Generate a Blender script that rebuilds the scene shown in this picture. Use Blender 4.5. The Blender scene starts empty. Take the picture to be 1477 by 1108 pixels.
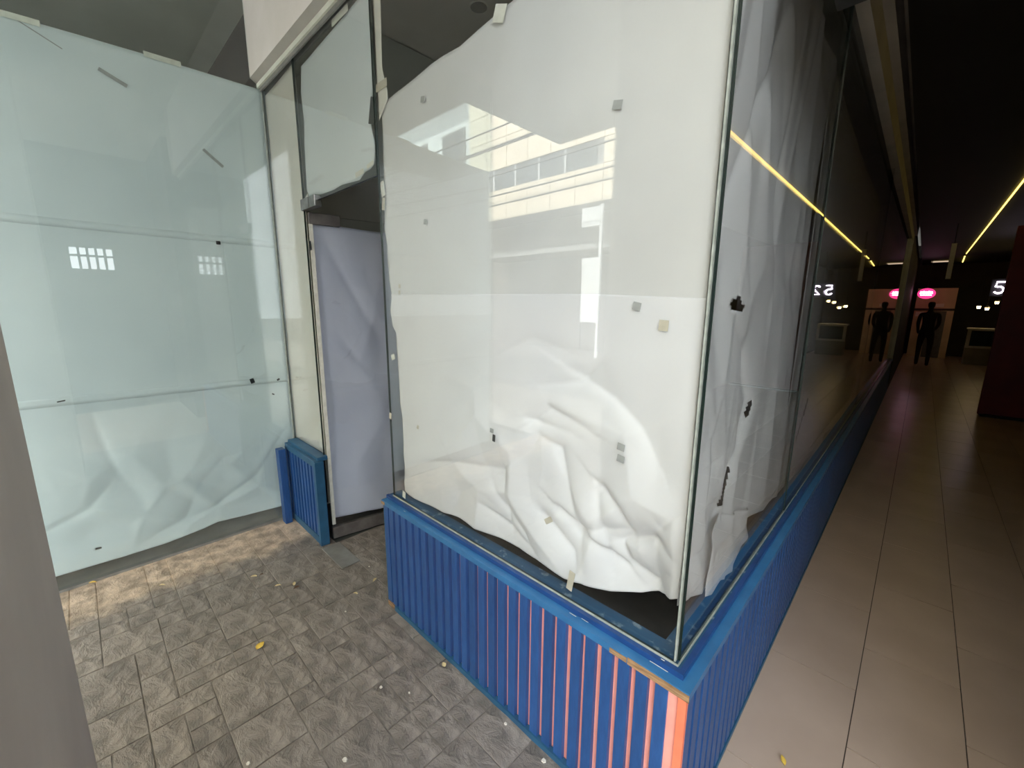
import bpy, math, random
import numpy as np
from mathutils import Matrix, Vector

scene = bpy.context.scene
COL = scene.collection
RNG = random.Random(7)

# ------------------------------------------------------------------ camera
cam_d = bpy.data.cameras.new('camera')
cam = bpy.data.objects.new('camera', cam_d)
COL.objects.link(cam)
cam_d.sensor_width = 36.0
cam_d.lens = 36.0 * 605.68 / 1477.0
cam_d.clip_start = 0.02
cam_d.clip_end = 200
rt = Vector((0.71913044, 0.69484104, 0.00688054))
dn = Vector((0.13471124, -0.12969266, -0.98236078))
fw = Vector((-0.68169222, 0.70737242, -0.18686884))
cam.matrix_world = Matrix(((rt.x, -dn.x, -fw.x, 0.29), (rt.y, -dn.y, -fw.y, -0.932),
                           (rt.z, -dn.z, -fw.z, 1.5), (0, 0, 0, 1)))
scene.camera = cam

# ------------------------------------------------------------------ sky, sun, exposure
world = bpy.data.worlds.new('sky')
scene.world = world
world.use_nodes = True
bg = world.node_tree.nodes['Background']
bg.inputs['Color'].default_value = (0.92, 0.96, 1.0, 1)
bg.inputs['Strength'].default_value = 4.2
sun_d = bpy.data.lights.new('sun', 'SUN')
sun_d.energy = 11.0
sun_d.angle = math.radians(3)
sun_d.color = (1.0, 0.96, 0.9)
sun = bpy.data.objects.new('sun', sun_d)
COL.objects.link(sun)
sun.rotation_euler = Vector((0.25, -0.62, -0.75)).to_track_quat('-Z', 'Y').to_euler()
sun.location = (0, 0, 20)
vs = scene.view_settings
vs.view_transform = 'Standard'
vs.look = 'None'
vs.exposure = 0.55
vs.gamma = 1.0
vs.use_curve_mapping = False


# ------------------------------------------------------------------ materials
def lin(r, g, b):
    def f(c):
        c /= 255.0
        return c / 12.92 if c <= 0.04045 else ((c + 0.055) / 1.055) ** 2.4
    return (f(r), f(g), f(b), 1.0)


def nodes_of(name):
    m = bpy.data.materials.new(name)
    m.use_nodes = True
    nt = m.node_tree
    return m, nt, nt.nodes['Principled BSDF']


def ramp_mix(nt, c1, c2, fac):
    mx = nt.nodes.new('ShaderNodeMix')
    mx.data_type = 'RGBA'
    mx.inputs['A'].default_value = c1
    mx.inputs['B'].default_value = c2
    nt.links.new(fac, mx.inputs['Factor'])
    return mx.outputs['Result']


def noise(nt, scale, detail=4, rough=0.55, stretch=None, distort=0.0):
    tc = nt.nodes.new('ShaderNodeTexCoord')
    n = nt.nodes.new('ShaderNodeTexNoise')
    n.inputs['Scale'].default_value = scale
    n.inputs['Detail'].default_value = detail
    n.inputs['Roughness'].default_value = rough
    n.inputs['Distortion'].default_value = distort
    src = tc.outputs['Object']
    if stretch:
        mp = nt.nodes.new('ShaderNodeMapping')
        mp.inputs['Scale'].default_value = stretch
        nt.links.new(src, mp.inputs['Vector'])
        src = mp.outputs['Vector']
    nt.links.new(src, n.inputs['Vector'])
    return n.outputs['Fac']


def sharpen(nt, fac, lo, hi):
    mr = nt.nodes.new('ShaderNodeMapRange')
    mr.inputs['From Min'].default_value = lo
    mr.inputs['From Max'].default_value = hi
    nt.links.new(fac, mr.inputs['Value'])
    return mr.outputs['Result']


def mat(name, c1, c2=None, scale=6, rough=0.6, bump=0.0, bscale=40, metallic=0.0, lo=0.35, hi=0.65,
        stretch=None, vary=0.0, spec=0.5, bdist=0.004, distort=0.0):
    m, nt, p = nodes_of(name)
    p.inputs['Roughness'].default_value = rough
    p.inputs['Metallic'].default_value = metallic
    p.inputs['Specular IOR Level'].default_value = spec
    if c2 is None:
        c2 = tuple(x * 0.88 for x in c1[:3]) + (1,)
    col = ramp_mix(nt, c1, c2, sharpen(nt, noise(nt, scale, stretch=stretch, distort=distort), lo, hi))
    if vary:
        oi = nt.nodes.new('ShaderNodeObjectInfo')
        mr = nt.nodes.new('ShaderNodeMapRange')
        mr.inputs['To Min'].default_value = 1 - vary
        mr.inputs['To Max'].default_value = 1 + vary
        nt.links.new(oi.outputs['Random'], mr.inputs['Value'])
        hs = nt.nodes.new('ShaderNodeHueSaturation')
        nt.links.new(mr.outputs['Result'], hs.inputs['Value'])
        nt.links.new(col, hs.inputs['Color'])
        col = hs.outputs['Color']
    nt.links.new(col, p.inputs['Base Color'])
    if bump:
        b = nt.nodes.new('ShaderNodeBump')
        b.inputs['Strength'].default_value = bump
        b.inputs['Distance'].default_value = bdist
        nt.links.new(noise(nt, bscale, 8, 0.66, stretch, distort), b.inputs['Height'])
        nt.links.new(b.outputs['Normal'], p.inputs['Normal'])
    return m


def emit(name, col, strength):
    m, nt, p = nodes_of(name)
    p.inputs['Base Color'].default_value = col
    p.inputs['Emission Color'].default_value = col
    p.inputs['Emission Strength'].default_value = strength
    return m


def glass(name, tint, f0=0.05):
    """clear float glass: tinted see-through body under a mirror-smooth skin (Schlick)"""
    m = bpy.data.materials.new(name)
    m.use_nodes = True
    nt = m.node_tree
    nt.nodes.remove(nt.nodes['Principled BSDF'])
    out = nt.nodes['Material Output']
    lw = nt.nodes.new('ShaderNodeLayerWeight')
    lw.inputs['Blend'].default_value = 0.5
    pw = nt.nodes.new('ShaderNodeMath')
    pw.operation = 'POWER'
    pw.inputs[1].default_value = 5.0
    nt.links.new(lw.outputs['Facing'], pw.inputs[0])
    ma = nt.nodes.new('ShaderNodeMath')
    ma.operation = 'MULTIPLY_ADD'
    ma.inputs[1].default_value = 1 - f0
    ma.inputs[2].default_value = f0
    nt.links.new(pw.outputs[0], ma.inputs[0])
    tr = nt.nodes.new('ShaderNodeBsdfTransparent')
    tr.inputs['Color'].default_value = tint
    gl = nt.nodes.new('ShaderNodeBsdfGlossy')
    gl.inputs['Roughness'].default_value = 0.0
    gl.inputs['Color'].default_value = (1, 1, 1, 1)
    mx = nt.nodes.new('ShaderNodeMixShader')
    nt.links.new(ma.outputs[0], mx.inputs[0])
    nt.links.new(tr.outputs[0], mx.inputs[1])
    nt.links.new(gl.outputs[0], mx.inputs[2])
    nt.links.new(mx.outputs[0], out.inputs['Surface'])
    return m


M = {}
M['paper'] = mat('white_paper', lin(238, 238, 238), lin(231, 231, 232), 3, 0.75)
M['paper_grey'] = mat('greyish_paper', lin(226, 226, 224), lin(219, 219, 217), 3, 0.75)
M['paper_warm'] = mat('ivory_paper', lin(238, 236, 226), lin(226, 224, 212), 3, 0.75)
M['paper_blue'] = mat('pale_blue_paper', lin(230, 237, 238), lin(221, 229, 231), 2.2, 0.75)
M['paper_lilac'] = mat('lilac_paper', lin(226, 230, 246), lin(216, 220, 238), 3, 0.75)
for k_ in ('paper', 'paper_grey', 'paper_warm', 'paper_blue', 'paper_lilac'):
    nt_ = M[k_].node_tree
    p_ = nt_.nodes['Principled BSDF']
    tl_ = nt_.nodes.new('ShaderNodeBsdfTranslucent')
    nt_.links.new(p_.inputs['Base Color'].links[0].from_socket, tl_.inputs['Color'])
    ms_ = nt_.nodes.new('ShaderNodeMixShader')
    ms_.inputs[0].default_value = 0.16
    nt_.links.new(p_.outputs[0], ms_.inputs[1])
    nt_.links.new(tl_.outputs[0], ms_.inputs[2])
    nt_.links.new(ms_.outputs[0], nt_.nodes['Material Output'].inputs['Surface'])
M['glass_clear'] = glass('clear_glass', (0.965, 0.975, 0.97, 1))
M['glass_green'] = glass('green_tinted_glass', (0.945, 0.975, 0.967, 1))
M['glass_edge'] = mat('glass_edge_green', lin(14, 28, 24), lin(24, 42, 37), 30, 0.3)
M['silicone'] = mat('silicone_joint', lin(170, 178, 170), lin(140, 148, 140), 25, 0.4)
M['blue'] = mat('blue_slat_paint', lin(40, 84, 142), lin(35, 74, 128), 14, 0.42, 0.15, 90, stretch=(6, 6, 1), vary=0.10)
M['blue_ledge'] = mat('blue_ledge_paint', lin(54, 116, 166), lin(48, 104, 152), 9, 0.38, 0.1, 60)
M['blue_sill'] = mat('dusty_blue_sill', lin(46, 86, 118), lin(150, 168, 176), 26, 0.55, lo=0.58, hi=0.72)
M['blue_deep'] = mat('deep_blue_paint', lin(34, 74, 134), lin(30, 64, 116), 12, 0.35)
M['teal'] = mat('teal_blue_paint', lin(46, 96, 130), lin(38, 82, 114), 10, 0.45, vary=0.06)
M['pink'] = mat('salmon_paint', lin(250, 172, 158), lin(238, 156, 142), 8, 0.55)
M['orange'] = mat('orange_paint', lin(246, 138, 104), lin(232, 122, 90), 8, 0.5)
M['wood'] = mat('bare_wood_edge', lin(176, 142, 104), lin(120, 92, 64), 18, 0.7, stretch=(1, 8, 8))
M['tile'] = mat('stamped_slate', lin(150, 142, 134), lin(112, 106, 100), 9, 0.5, 0.85, 11, vary=0.12, lo=0.36, hi=0.64, stretch=(1.2, 1.7, 1), bdist=0.022, distort=0.45)


def add_pale_strip(m):
    """paler sandy tone along the foot of the glass wall, with a ragged edge"""
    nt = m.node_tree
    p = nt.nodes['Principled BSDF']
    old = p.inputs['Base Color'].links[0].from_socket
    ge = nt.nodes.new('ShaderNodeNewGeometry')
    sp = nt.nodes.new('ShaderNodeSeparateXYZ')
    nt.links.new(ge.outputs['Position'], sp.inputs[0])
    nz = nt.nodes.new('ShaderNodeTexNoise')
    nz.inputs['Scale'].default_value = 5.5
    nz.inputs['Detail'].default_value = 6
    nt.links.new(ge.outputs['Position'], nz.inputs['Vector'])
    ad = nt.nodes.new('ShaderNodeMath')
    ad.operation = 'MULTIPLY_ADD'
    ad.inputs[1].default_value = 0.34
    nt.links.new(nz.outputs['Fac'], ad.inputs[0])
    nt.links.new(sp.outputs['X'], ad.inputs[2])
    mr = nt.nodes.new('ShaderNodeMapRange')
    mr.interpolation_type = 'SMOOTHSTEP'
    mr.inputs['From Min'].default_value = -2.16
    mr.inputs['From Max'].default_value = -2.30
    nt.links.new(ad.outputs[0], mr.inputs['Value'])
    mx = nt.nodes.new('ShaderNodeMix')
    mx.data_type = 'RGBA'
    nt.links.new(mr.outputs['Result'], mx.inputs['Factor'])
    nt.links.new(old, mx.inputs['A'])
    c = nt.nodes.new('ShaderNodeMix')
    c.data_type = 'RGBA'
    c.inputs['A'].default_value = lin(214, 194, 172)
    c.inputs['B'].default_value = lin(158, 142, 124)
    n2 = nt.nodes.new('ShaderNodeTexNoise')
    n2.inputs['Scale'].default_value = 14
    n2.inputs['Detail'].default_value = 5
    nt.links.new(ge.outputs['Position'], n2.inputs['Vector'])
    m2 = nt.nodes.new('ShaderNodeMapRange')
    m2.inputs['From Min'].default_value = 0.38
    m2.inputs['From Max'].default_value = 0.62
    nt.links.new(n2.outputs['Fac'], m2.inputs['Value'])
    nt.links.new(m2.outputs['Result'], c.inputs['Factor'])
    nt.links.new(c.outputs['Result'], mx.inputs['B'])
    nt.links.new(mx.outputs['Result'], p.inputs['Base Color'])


add_pale_strip(M['tile'])
M['grout'] = mat('grout', lin(150, 143, 136), lin(112, 106, 100), 12, 0.8, 0.4, 60)
add_pale_strip(M['grout'])
M['floor_tile'] = mat('beige_porcelain', lin(196, 178, 163), lin(186, 168, 153), 3, 0.28, vary=0.04)
M['floor_joint'] = mat('dark_joint', lin(84, 76, 70), lin(70, 62, 58), 12, 0.8)
M['dark_grey'] = mat('dark_grey_soffit', lin(206, 206, 197), lin(194, 194, 185), 2, 0.85, 0.15, 50)
M['dark_floor'] = mat('dark_screed', lin(70, 74, 72), lin(54, 58, 56), 4, 0.6)
M['black'] = mat('black_paint', lin(22, 24, 20), lin(16, 18, 15), 4, 0.6)
M['dark_brown'] = mat('dark_brown_wall', lin(58, 48, 42), lin(44, 38, 34), 4, 0.7)
M['white'] = mat('white_plaster', lin(238, 232, 226), lin(228, 222, 214), 3, 0.7)
M['ivory'] = mat('ivory_trim', lin(226, 228, 214), lin(208, 210, 196), 4, 0.5)
M['grey_trim'] = mat('grey_trim', lin(176, 172, 162), lin(160, 156, 148), 4, 0.6)
M['alu'] = mat('grey_aluminium', lin(150, 150, 146), lin(130, 130, 126), 10, 0.35, metallic=0.3)
M['steel'] = mat('dull_steel', lin(150, 150, 148), lin(120, 120, 118), 20, 0.35, metallic=0.8)
M['brown_metal'] = mat('brown_anodised', lin(112, 108, 104), lin(96, 91, 88), 20, 0.4, metallic=0.3)
M['pillar'] = mat('taupe_plaster', lin(196, 188, 180), lin(186, 178, 171), 3, 0.8, 0.15, 160)
M['tape_white'] = mat('white_tape', lin(226, 226, 214), lin(210, 210, 198), 40, 0.5)
M['tape_grey'] = mat('grey_tape', lin(172, 174, 172), lin(156, 158, 156), 40, 0.5)
M['tape_black'] = mat('black_tape', lin(18, 22, 24), lin(12, 14, 16), 40, 0.5)
M['tape_clear'] = mat('yellowed_tape', lin(206, 200, 182), lin(190, 184, 166), 40, 0.3)
M['leaf_yellow'] = mat('yellow_leaf', lin(236, 206, 96), lin(214, 176, 70), 60, 0.5)
M['leaf_pale'] = mat('pale_dry_leaf', lin(222, 206, 160), lin(190, 168, 120), 60, 0.6)
M['leaf_brown'] = mat('brown_leaf', lin(110, 84, 62), lin(84, 62, 46), 60, 0.6)
M['chip'] = mat('white_paint_chip', lin(232, 228, 218), lin(214, 208, 196), 60, 0.7)
M['red'] = mat('dark_red_panel', lin(120, 18, 20), lin(98, 12, 14), 3, 0.5)
M['beige'] = mat('cream_facade_tile', lin(242, 230, 204), lin(235, 221, 192), 2, 0.5, vary=0.03)
M['bwhite'] = mat('white_render', lin(232, 236, 236), lin(216, 222, 224), 1.5, 0.7)
M['bgrey'] = mat('grey_render', lin(150, 152, 152), lin(128, 130, 130), 1.5, 0.7)
M['window_dark'] = mat('dark_window_glass', lin(70, 84, 92), lin(52, 64, 72), 1, 0.1)
M['asphalt'] = mat('asphalt', lin(120, 118, 116), lin(100, 98, 96), 8, 0.85, 0.3, 80)
M['concrete'] = mat('pale_concrete', lin(176, 172, 166), lin(150, 146, 140), 3, 0.8, 0.3, 50)
M['cable'] = mat('black_cable', lin(30, 30, 30), lin(22, 22, 22), 10, 0.6)
M['cloth_dark'] = mat('dark_cloth', lin(52, 40, 46), lin(40, 30, 36), 12, 0.8)
M['cloth_jeans'] = mat('dark_trousers', lin(60, 48, 54), lin(46, 38, 42), 12, 0.8)
M['skin'] = mat('skin', lin(150, 108, 86), lin(140, 98, 78), 12, 0.6)
M['hair'] = mat('black_hair', lin(20, 16, 15), lin(14, 11, 10), 30, 0.5)
M['cream_wall'] = mat('cream_wall', lin(222, 198, 172), lin(206, 182, 156), 3, 0.6)
M['led'] = emit('led_yellow', (1.0, 0.70, 0.14, 1), 2.6)
M['sign_pink'] = emit('sign_pink', (1.0, 0.05, 0.25, 1), 0.9)
M['sign_white'] = emit('sign_white', (0.95, 0.8, 1.0, 1), 5.0)
M['bulb'] = emit('warm_bulb', (1.0, 0.72, 0.32, 1), 9.0)
M['added_panel'] = emit('added_warm_panel', (1.0, 0.78, 0.55, 1), 0.4)  # glow of the panel added to brighten the far wall


# ------------------------------------------------------------------ builders
def link(o, parent=None):
    COL.objects.link(o)
    if parent is not None:
        o.parent = parent
        # every part keeps its place-coordinates; the parents are moved but never turned
        o.matrix_parent_inverse = Matrix.Translation(-parent.location)
    return o


def tag(o, label, cat, group=None):
    o['label'] = label
    o['category'] = cat
    if group:
        o['group'] = group
    return o


def struct(o, label=None, cat=None):
    o['kind'] = 'structure'
    if label:
        o['label'] = label
    if cat:
        o['category'] = cat
    return o


def thing(name, label, cat, loc=(0, 0, 0), group=None):
    o = bpy.data.objects.new(name, None)
    o.empty_display_size = 0.1
    COL.objects.link(o)
    o.location = loc
    return tag(o, label, cat, group)


def mesh_obj(name, verts, faces, m, parent=None, smooth=False, mats=None, fmat=None):
    me = bpy.data.meshes.new(name)
    me.from_pydata([tuple(map(float, v)) for v in verts], [], [tuple(map(int, f)) for f in faces])
    me.materials.append(m)
    if mats:
        for x in mats:
            me.materials.append(x)
    if fmat is not None:
        for i, k in enumerate(fmat):
            me.polygons[i].material_index = k
    if smooth:
        me.polygons.foreach_set('use_smooth', [True] * len(me.polygons))
    me.update()
    o = bpy.data.objects.new(name, me)
    return link(o, parent)


BOXF = [(0, 3, 2, 1), (4, 5, 6, 7), (0, 1, 5, 4), (2, 3, 7, 6), (1, 2, 6, 5), (3, 0, 4, 7)]


def box(name, a, b, m, parent=None, mats=None, fmat=None, bevel=0.0):
    """axis-aligned box, its origin at the centre of its base"""
    x0, y0, z0 = a
    x1, y1, z1 = b
    cx, cy, cz = (x0 + x1) / 2, (y0 + y1) / 2, z0
    v = [(x0 - cx, y0 - cy, 0), (x1 - cx, y0 - cy, 0), (x1 - cx, y1 - cy, 0), (x0 - cx, y1 - cy, 0),
         (x0 - cx, y0 - cy, z1 - cz), (x1 - cx, y0 - cy, z1 - cz), (x1 - cx, y1 - cy, z1 - cz), (x0 - cx, y1 - cy, z1 - cz)]
    o = mesh_obj(name, v, BOXF, m, parent, mats=mats, fmat=fmat)
    o.location = (cx, cy, cz)
    if bevel:
        bv = o.modifiers.new('bevel', 'BEVEL')
        bv.width = bevel
        bv.segments = 2
        bv.limit_method = 'ANGLE'
    return o


def prism_x(name, prof, x0, x1, m, parent=None, mats=None, fmat=None):
    """profile in (y, z), anticlockwise seen from +x, swept along x"""
    n = len(prof)
    v = [(x0, y, z) for y, z in prof] + [(x1, y, z) for y, z in prof]
    f = [tuple(range(n))[::-1], tuple(range(n, 2 * n))]
    for i in range(n):
        j = (i + 1) % n
        f.append((i, j, n + j, n + i))
    return mesh_obj(name, v, f, m, parent, mats=mats, fmat=fmat)


def pane(name, axis, c, a0, a1, z0, z1, m, t=0.01, parent=None):
    """glass pane; big faces are glass, the four thin edges are the green cut edge.
    axis 'y': pane lies in the plane y = c, a along x; axis 'x': plane x = c, a along y"""
    if axis == 'y':
        o = box(name, (a0, c - t / 2, z0), (a1, c + t / 2, z1), m, parent, mats=[M['glass_edge']], fmat=[1, 1, 0, 0, 1, 1])
    else:
        o = box(name, (c - t / 2, a0, z0), (c + t / 2, a1, z1), m, parent, mats=[M['glass_edge']], fmat=[1, 1, 1, 1, 0, 0])
    return o


def tube(name, pts, r, m, parent=None, n=6):
    pts = [Vector(p) for p in pts]
    v, f = [], []
    for i, p in enumerate(pts):
        d = (pts[min(i + 1, len(pts) - 1)] - pts[max(i - 1, 0)]).normalized()
        up = Vector((0, 0, 1)) if abs(d.z) < 0.9 else Vector((1, 0, 0))
        s = d.cross(up).normalized()
        u = s.cross(d)
        for k in range(n):
            a = 2 * math.pi * k / n
            v.append(p + s * (r * math.cos(a)) + u * (r * math.sin(a)))
    for i in range(len(pts) - 1):
        for k in range(n):
            j = (k + 1) % n
            f.append((i * n + k, i * n + j, (i + 1) * n + j, (i + 1) * n + k))
    f.append(tuple(range(n))[::-1])
    f.append(tuple(range((len(pts) - 1) * n, len(pts) * n)))
    return mesh_obj(name, v, f, m, parent, smooth=True)


def cyl(name, c, r, h, m, parent=None, n=24, axis='z', r2=None):
    r2 = r if r2 is None else r2
    v, f = [], []
    for k in range(n):
        a = 2 * math.pi * k / n
        v.append((r * math.cos(a), r * math.sin(a), 0))
    for k in range(n):
        a = 2 * math.pi * k / n
        v.append((r2 * math.cos(a), r2 * math.sin(a), h))
    if axis == 'y':
        v = [(x, -z, y) for x, y, z in v]
    for k in range(n):
        j = (k + 1) % n
        f.append((k, j, n + j, n + k))
    f.append(tuple(range(n))[::-1])
    f.append(tuple(range(n, 2 * n)))
    o = mesh_obj(name, v, f, m, parent)
    o.location = c
    return o


# ------------------------------------------------------------------ room shell
ZC = 3.4          # soffit height
GY = 0.045        # plane of the front glass
GX = -0.05        # plane of the corridor glass
XL = -2.77        # plane of the tall glass wall

# upper storeys: one mass over the units and the corridor, cut back over the tall glass wall
ceil = struct(box('ceiling', (-3.15, -3.35, ZC), (-0.08, 24.0, 8.2), M['dark_grey']))
struct(box('ceiling', (-0.08, -1.15, ZC), (2.4, 24.0, 8.2), M['dark_grey']))
ceil2 = struct(box('ceiling', (-16.0, -1.86, ZC), (-3.15, 24.0, 8.2), M['dark_grey']))
# lowered black ceiling of the corridor
struct(box('ceiling', (0.06, 0.35, 2.80), (2.2, 18.0, 3.0), M['black']))
struct(box('wall_added_header', (0.06, 0.25, 2.15), (0.85, 0.35, ZC), M['black']))  # unseen beam, added to keep sky light out of the corridor

# floors
ground = struct(box('floor', (-40, -40, -0.40), (40, 30, -0.06), M['asphalt']))
terr = struct(box('floor', (-2.79, -2.6, -0.06), (0.0, 0.02, -0.0035), M['grout']))
inn = struct(box('floor', (-2.2, 0.02, -0.06), (-1.475, 0.95, -0.0015), M['grout']))
corr = struct(box('floor', (0.0, -2.6, -0.06), (2.4, 20.0, -0.004), M['floor_joint']))
shopf = struct(box('floor', (-2.77, 0.02, -0.06), (0.0, 12.0, -0.002), M['dark_floor']))
unitf = struct(box('floor', (-9.0, -1.9, -0.06), (-2.79, 8.0, -0.004), M['concrete']))
struct(box('floor', (-40, -4.6, -0.06), (40, -2.6, -0.01), M['concrete']))

# stamped paving: random ashlar on a 10 cm module
G = 0.0985
NX, NY = 28, 26
used = np.zeros((NX, NY), bool)
shared = {}
gap = 0.0028


def tile_mesh(wx, wy, vid):
    key = (wx, wy, vid)
    if key in shared:
        return shared[key]
    r = random.Random(hash(key) % 1000)
    sx, sy = wx * G - gap * 2, wy * G - gap * 2
    n = 3
    v, f = [], []
    for j in range(n + 1):
        for i in range(n + 1):
            edge = i in (0, n) or j in (0, n)
            v.append((sx * (i / n - 0.5) + (0 if edge else r.uniform(-.1, .1) * sx / n),
                      sy * (j / n - 0.5) + (0 if edge else r.uniform(-.1, .1) * sy / n),
                      (0.0 if edge else r.uniform(0.0008, 0.0035))))
    for j in range(n):
        for i in range(n):
            a = j * (n + 1) + i
            f.append((a, a + 1, a + n + 2, a + n + 1))
    loop = [i for i in range(n + 1)] + [(k + 1) * (n + 1) - 1 for k in range(1, n + 1)] + \
           [n * (n + 1) + i for i in range(n - 1, -1, -1)] + [k * (n + 1) for k in range(n - 1, 0, -1)]
    base = len(v)
    for k in loop:
        x, y, z = v[k]
        v.append((x * 1.012, y * 1.012, -0.006))
    for q in range(len(loop)):
        w = (q + 1) % len(loop)
        f.append((loop[w], loop[q], base + q, base + w))
    me = bpy.data.meshes.new('paving_tile')
    me.from_pydata(v, [], f)
    me.materials.append(M['tile'])
    me.polygons.foreach_set('use_smooth', [False] * len(me.polygons))
    shared[key] = me
    return me


for j in range(NY):
    for i in range(NX):
        if used[i, j]:
            continue
        opts = [(1, 1), (1, 1), (2, 1), (2, 1), (3, 1), (4, 1), (1, 2), (2, 2), (2, 2), (3, 2)]
        # small squares run beside the blue plinth, long strips towards the glass wall
        if i > 15 and j < 4:
            opts = [(1, 1), (1, 1), (1, 1), (2, 1), (2, 2)]
        if i < 5:
            opts = [(4, 1), (5, 1), (3, 2), (2, 1), (4, 2)]
        for _ in range(20):
            wx, wy = RNG.choice(opts)
            if i < 5:
                wx = min(wx, 5 - i)
            if i + wx <= NX and j + wy <= NY and not used[i:i + wx, j:j + wy].any():
                break
        else:
            wx = wy = 1
        used[i:i + wx, j:j + wy] = True
        me = tile_mesh(wx, wy, RNG.randrange(2))
        o = bpy.data.objects.new('paving_tile', me)
        link(o, terr)
        # grid starts at the glass wall (x) and at the plinth (y), going out to the street
        o.location = (XL + 0.012 + (i + wx / 2) * G, -0.045 - (j + wy / 2) * G + G, 0.0)
        o.rotation_euler = (RNG.uniform(-.004, .004), RNG.uniform(-.004, .004), 0)

# paving running on through the doorway
for j in range(1, 9):
    i = 0
    while i < 7:
        wx = min(RNG.choice((1, 2, 2, 3)), 7 - i)
        o = bpy.data.objects.new('paving_tile', tile_mesh(wx, 1, RNG.randrange(2)))
        link(o, inn)
        o.location = (-2.185 + (i + wx / 2) * G, -0.045 + (j + 0.5) * G, 0.0002)
        i += wx

# corridor tiles 30 x 60 in half bond
tm = None
for c in range(8):
    for k in range(-5, 33):
        x0 = 0.3 * c
        y0 = 0.44 + 0.6 * k + (0.3 if c % 2 else 0.0)
        if y0 + 0.6 > 19.9 or y0 < -2.6:
            continue
        if c > 6 and y0 > 9.0:
            continue
        if tm is None:
            o = box('floor_tile', (x0 + 0.0016, y0 + 0.0016, -0.004), (x0 + 0.2984, y0 + 0.5984, 0.0), M['floor_tile'], corr)
            tm = o.data
        else:
            o = bpy.data.objects.new('floor_tile', tm)
            link(o, corr)
            o.location = (x0 + 0.15, y0 + 0.3, -0.004)

# walls
struct(box('wall_pillar', (-0.965, -1.75, -0.006), (-0.10, -1.028, ZC), M['pillar']))
struct(box('wall_partition', (-9.0, 0.13, -0.004), (-2.80, 0.25, ZC), M['dark_brown']))
struct(box('wall_unit_back', (-9.1, -1.86, -0.004), (-9.0, 0.25, ZC), M['dark_brown']))
struct(box('wall_shop_left', (-2.88, 0.25, -0.004), (-2.78, 10.2, ZC), M['dark_grey']))
struct(box('wall_shop_back', (-2.78, 10.1, -0.001), (-0.12, 10.2, ZC), M['dark_grey']))
struct(box('wall_left', (-0.14, 10.2, -0.06), (-0.02, 18.0, 3.0), M['dark_brown']))
struct(box('wall_end', (-0.14, 18.0, -0.06), (2.4, 18.15, ZC), M['dark_brown']))
struct(box('wall_added_pier', (0.85, 0.05, -0.004), (2.2, 0.35, ZC), M['dark_brown']))  # unseen pier, added so daylight falls off deeper in the corridor
wr = struct(box('wall_right', (2.2, -0.43, -0.06), (2.4, 18.15, ZC), M['dark_brown']))
box('end_pier', (2.2, -1.15, -0.06), (2.4, -0.85, ZC), M['dark_brown'], wr)
box('below_opening', (2.2, -0.85, -0.06), (2.4, -0.43, 1.92), M['dark_brown'], wr)
box('above_opening', (2.2, -0.85, 2.204), (2.4, -0.43, ZC), M['dark_brown'], wr)
for q in range(4):
    box('window_bar', (2.24, -0.778 + q * 0.084, 1.92), (2.30, -0.752 + q * 0.084, 2.204), M['dark_brown'], wr)
box('window_bar', (2.24, -0.85, 2.08), (2.30, -0.43, 2.105), M['dark_brown'], wr)

# white fascia beam above the glazing, stepped lower edge
fas = struct(prism_x('trim_1', [(-0.012, 2.812), (-0.012, ZC), (0.16, ZC), (0.16, 2.79), (0.02, 2.79)],
                     XL - 0.012, GX, M['white'], mats=[M['grey_trim']], fmat=[0, 0, 0, 0, 0, 1, 1]))
box('lower_strip', (XL - 0.012, 0.020, 2.766), (GX, 0.030, 2.792), M['ivory'], fas)
box('glazing_channel', (XL + 0.006, 0.030, 2.746), (GX, 0.038, 2.79), M['alu'], fas)
box('glazing_channel', (XL + 0.006, 0.058, 2.746), (GX, 0.066, 2.79), M['alu'], fas)
# beam above the corridor glazing
sb = struct(box('trim_2', (GX - 0.10, -0.012, 2.95), (0.06, 10.2, ZC), M['grey_trim']))
box('lower_strip', (GX - 0.03, 0.07, 2.66), (GX + 0.03, 10.2, 2.80), M['grey_trim'], sb)
box('upper_strip', (GX - 0.05, -0.012, 2.80), (GX + 0.07, 10.2, 2.95), M['grey_trim'], sb)
# white upright at the far end of the corridor glazing
struct(box('trim_3', (-0.09, 9.30, 0.56), (0.0, 9.40, 2.66), M['ivory']))

# ------------------------------------------------------------------ glazing
w1 = struct(pane('window_1', 'x', XL, -1.86, 0.062, 0.0, ZC, M['glass_green'], 0.012))
box('bottom_channel', (XL - 0.02, -1.86, -0.003), (XL + 0.013, 0.0, 0.012), M['alu'], w1)
struct(pane('window_2', 'y', -1.866, -9.0, XL, 0.0, ZC, M['glass_green'], 0.012))
w3 = struct(pane('window_3', 'y', GY, XL + 0.008, -2.268, 0.565, 2.79, M['glass_clear']))
box('corner_silicone', (XL + 0.0065, GY - 0.012, 0.56), (XL + 0.013, GY - 0.0055, 2.745), M['silicone'], w3)
w4 = struct(pane('window_4', 'y', GY, -2.262, -1.447, 2.03, 2.79, M['glass_clear']))
w5 = struct(pane('window_5', 'y', GY, -1.440, GX - 0.006, 0.585, 2.79, M['glass_clear']))
box('corner_silicone', (GX - 0.005, GY - 0.0045, 0.590), (GX - 0.0005, GY + 0.005, 2.80), M['silicone'], w5)
box('corner_edge', (GX - 0.005, GY + 0.006, 0.590), (GX + 0.002, GY + 0.013, 2.80), M['glass_edge'], w5)
box('bottom_bead', (-1.440, GY - 0.0085, 0.583), (GX + 0.008, GY - 0.0055, 0.5885), M['silicone'], w5)
w6 = struct(pane('window_6', 'x', GX, GY + 0.012, 1.196, 0.585, 2.80, M['glass_clear']))
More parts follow.
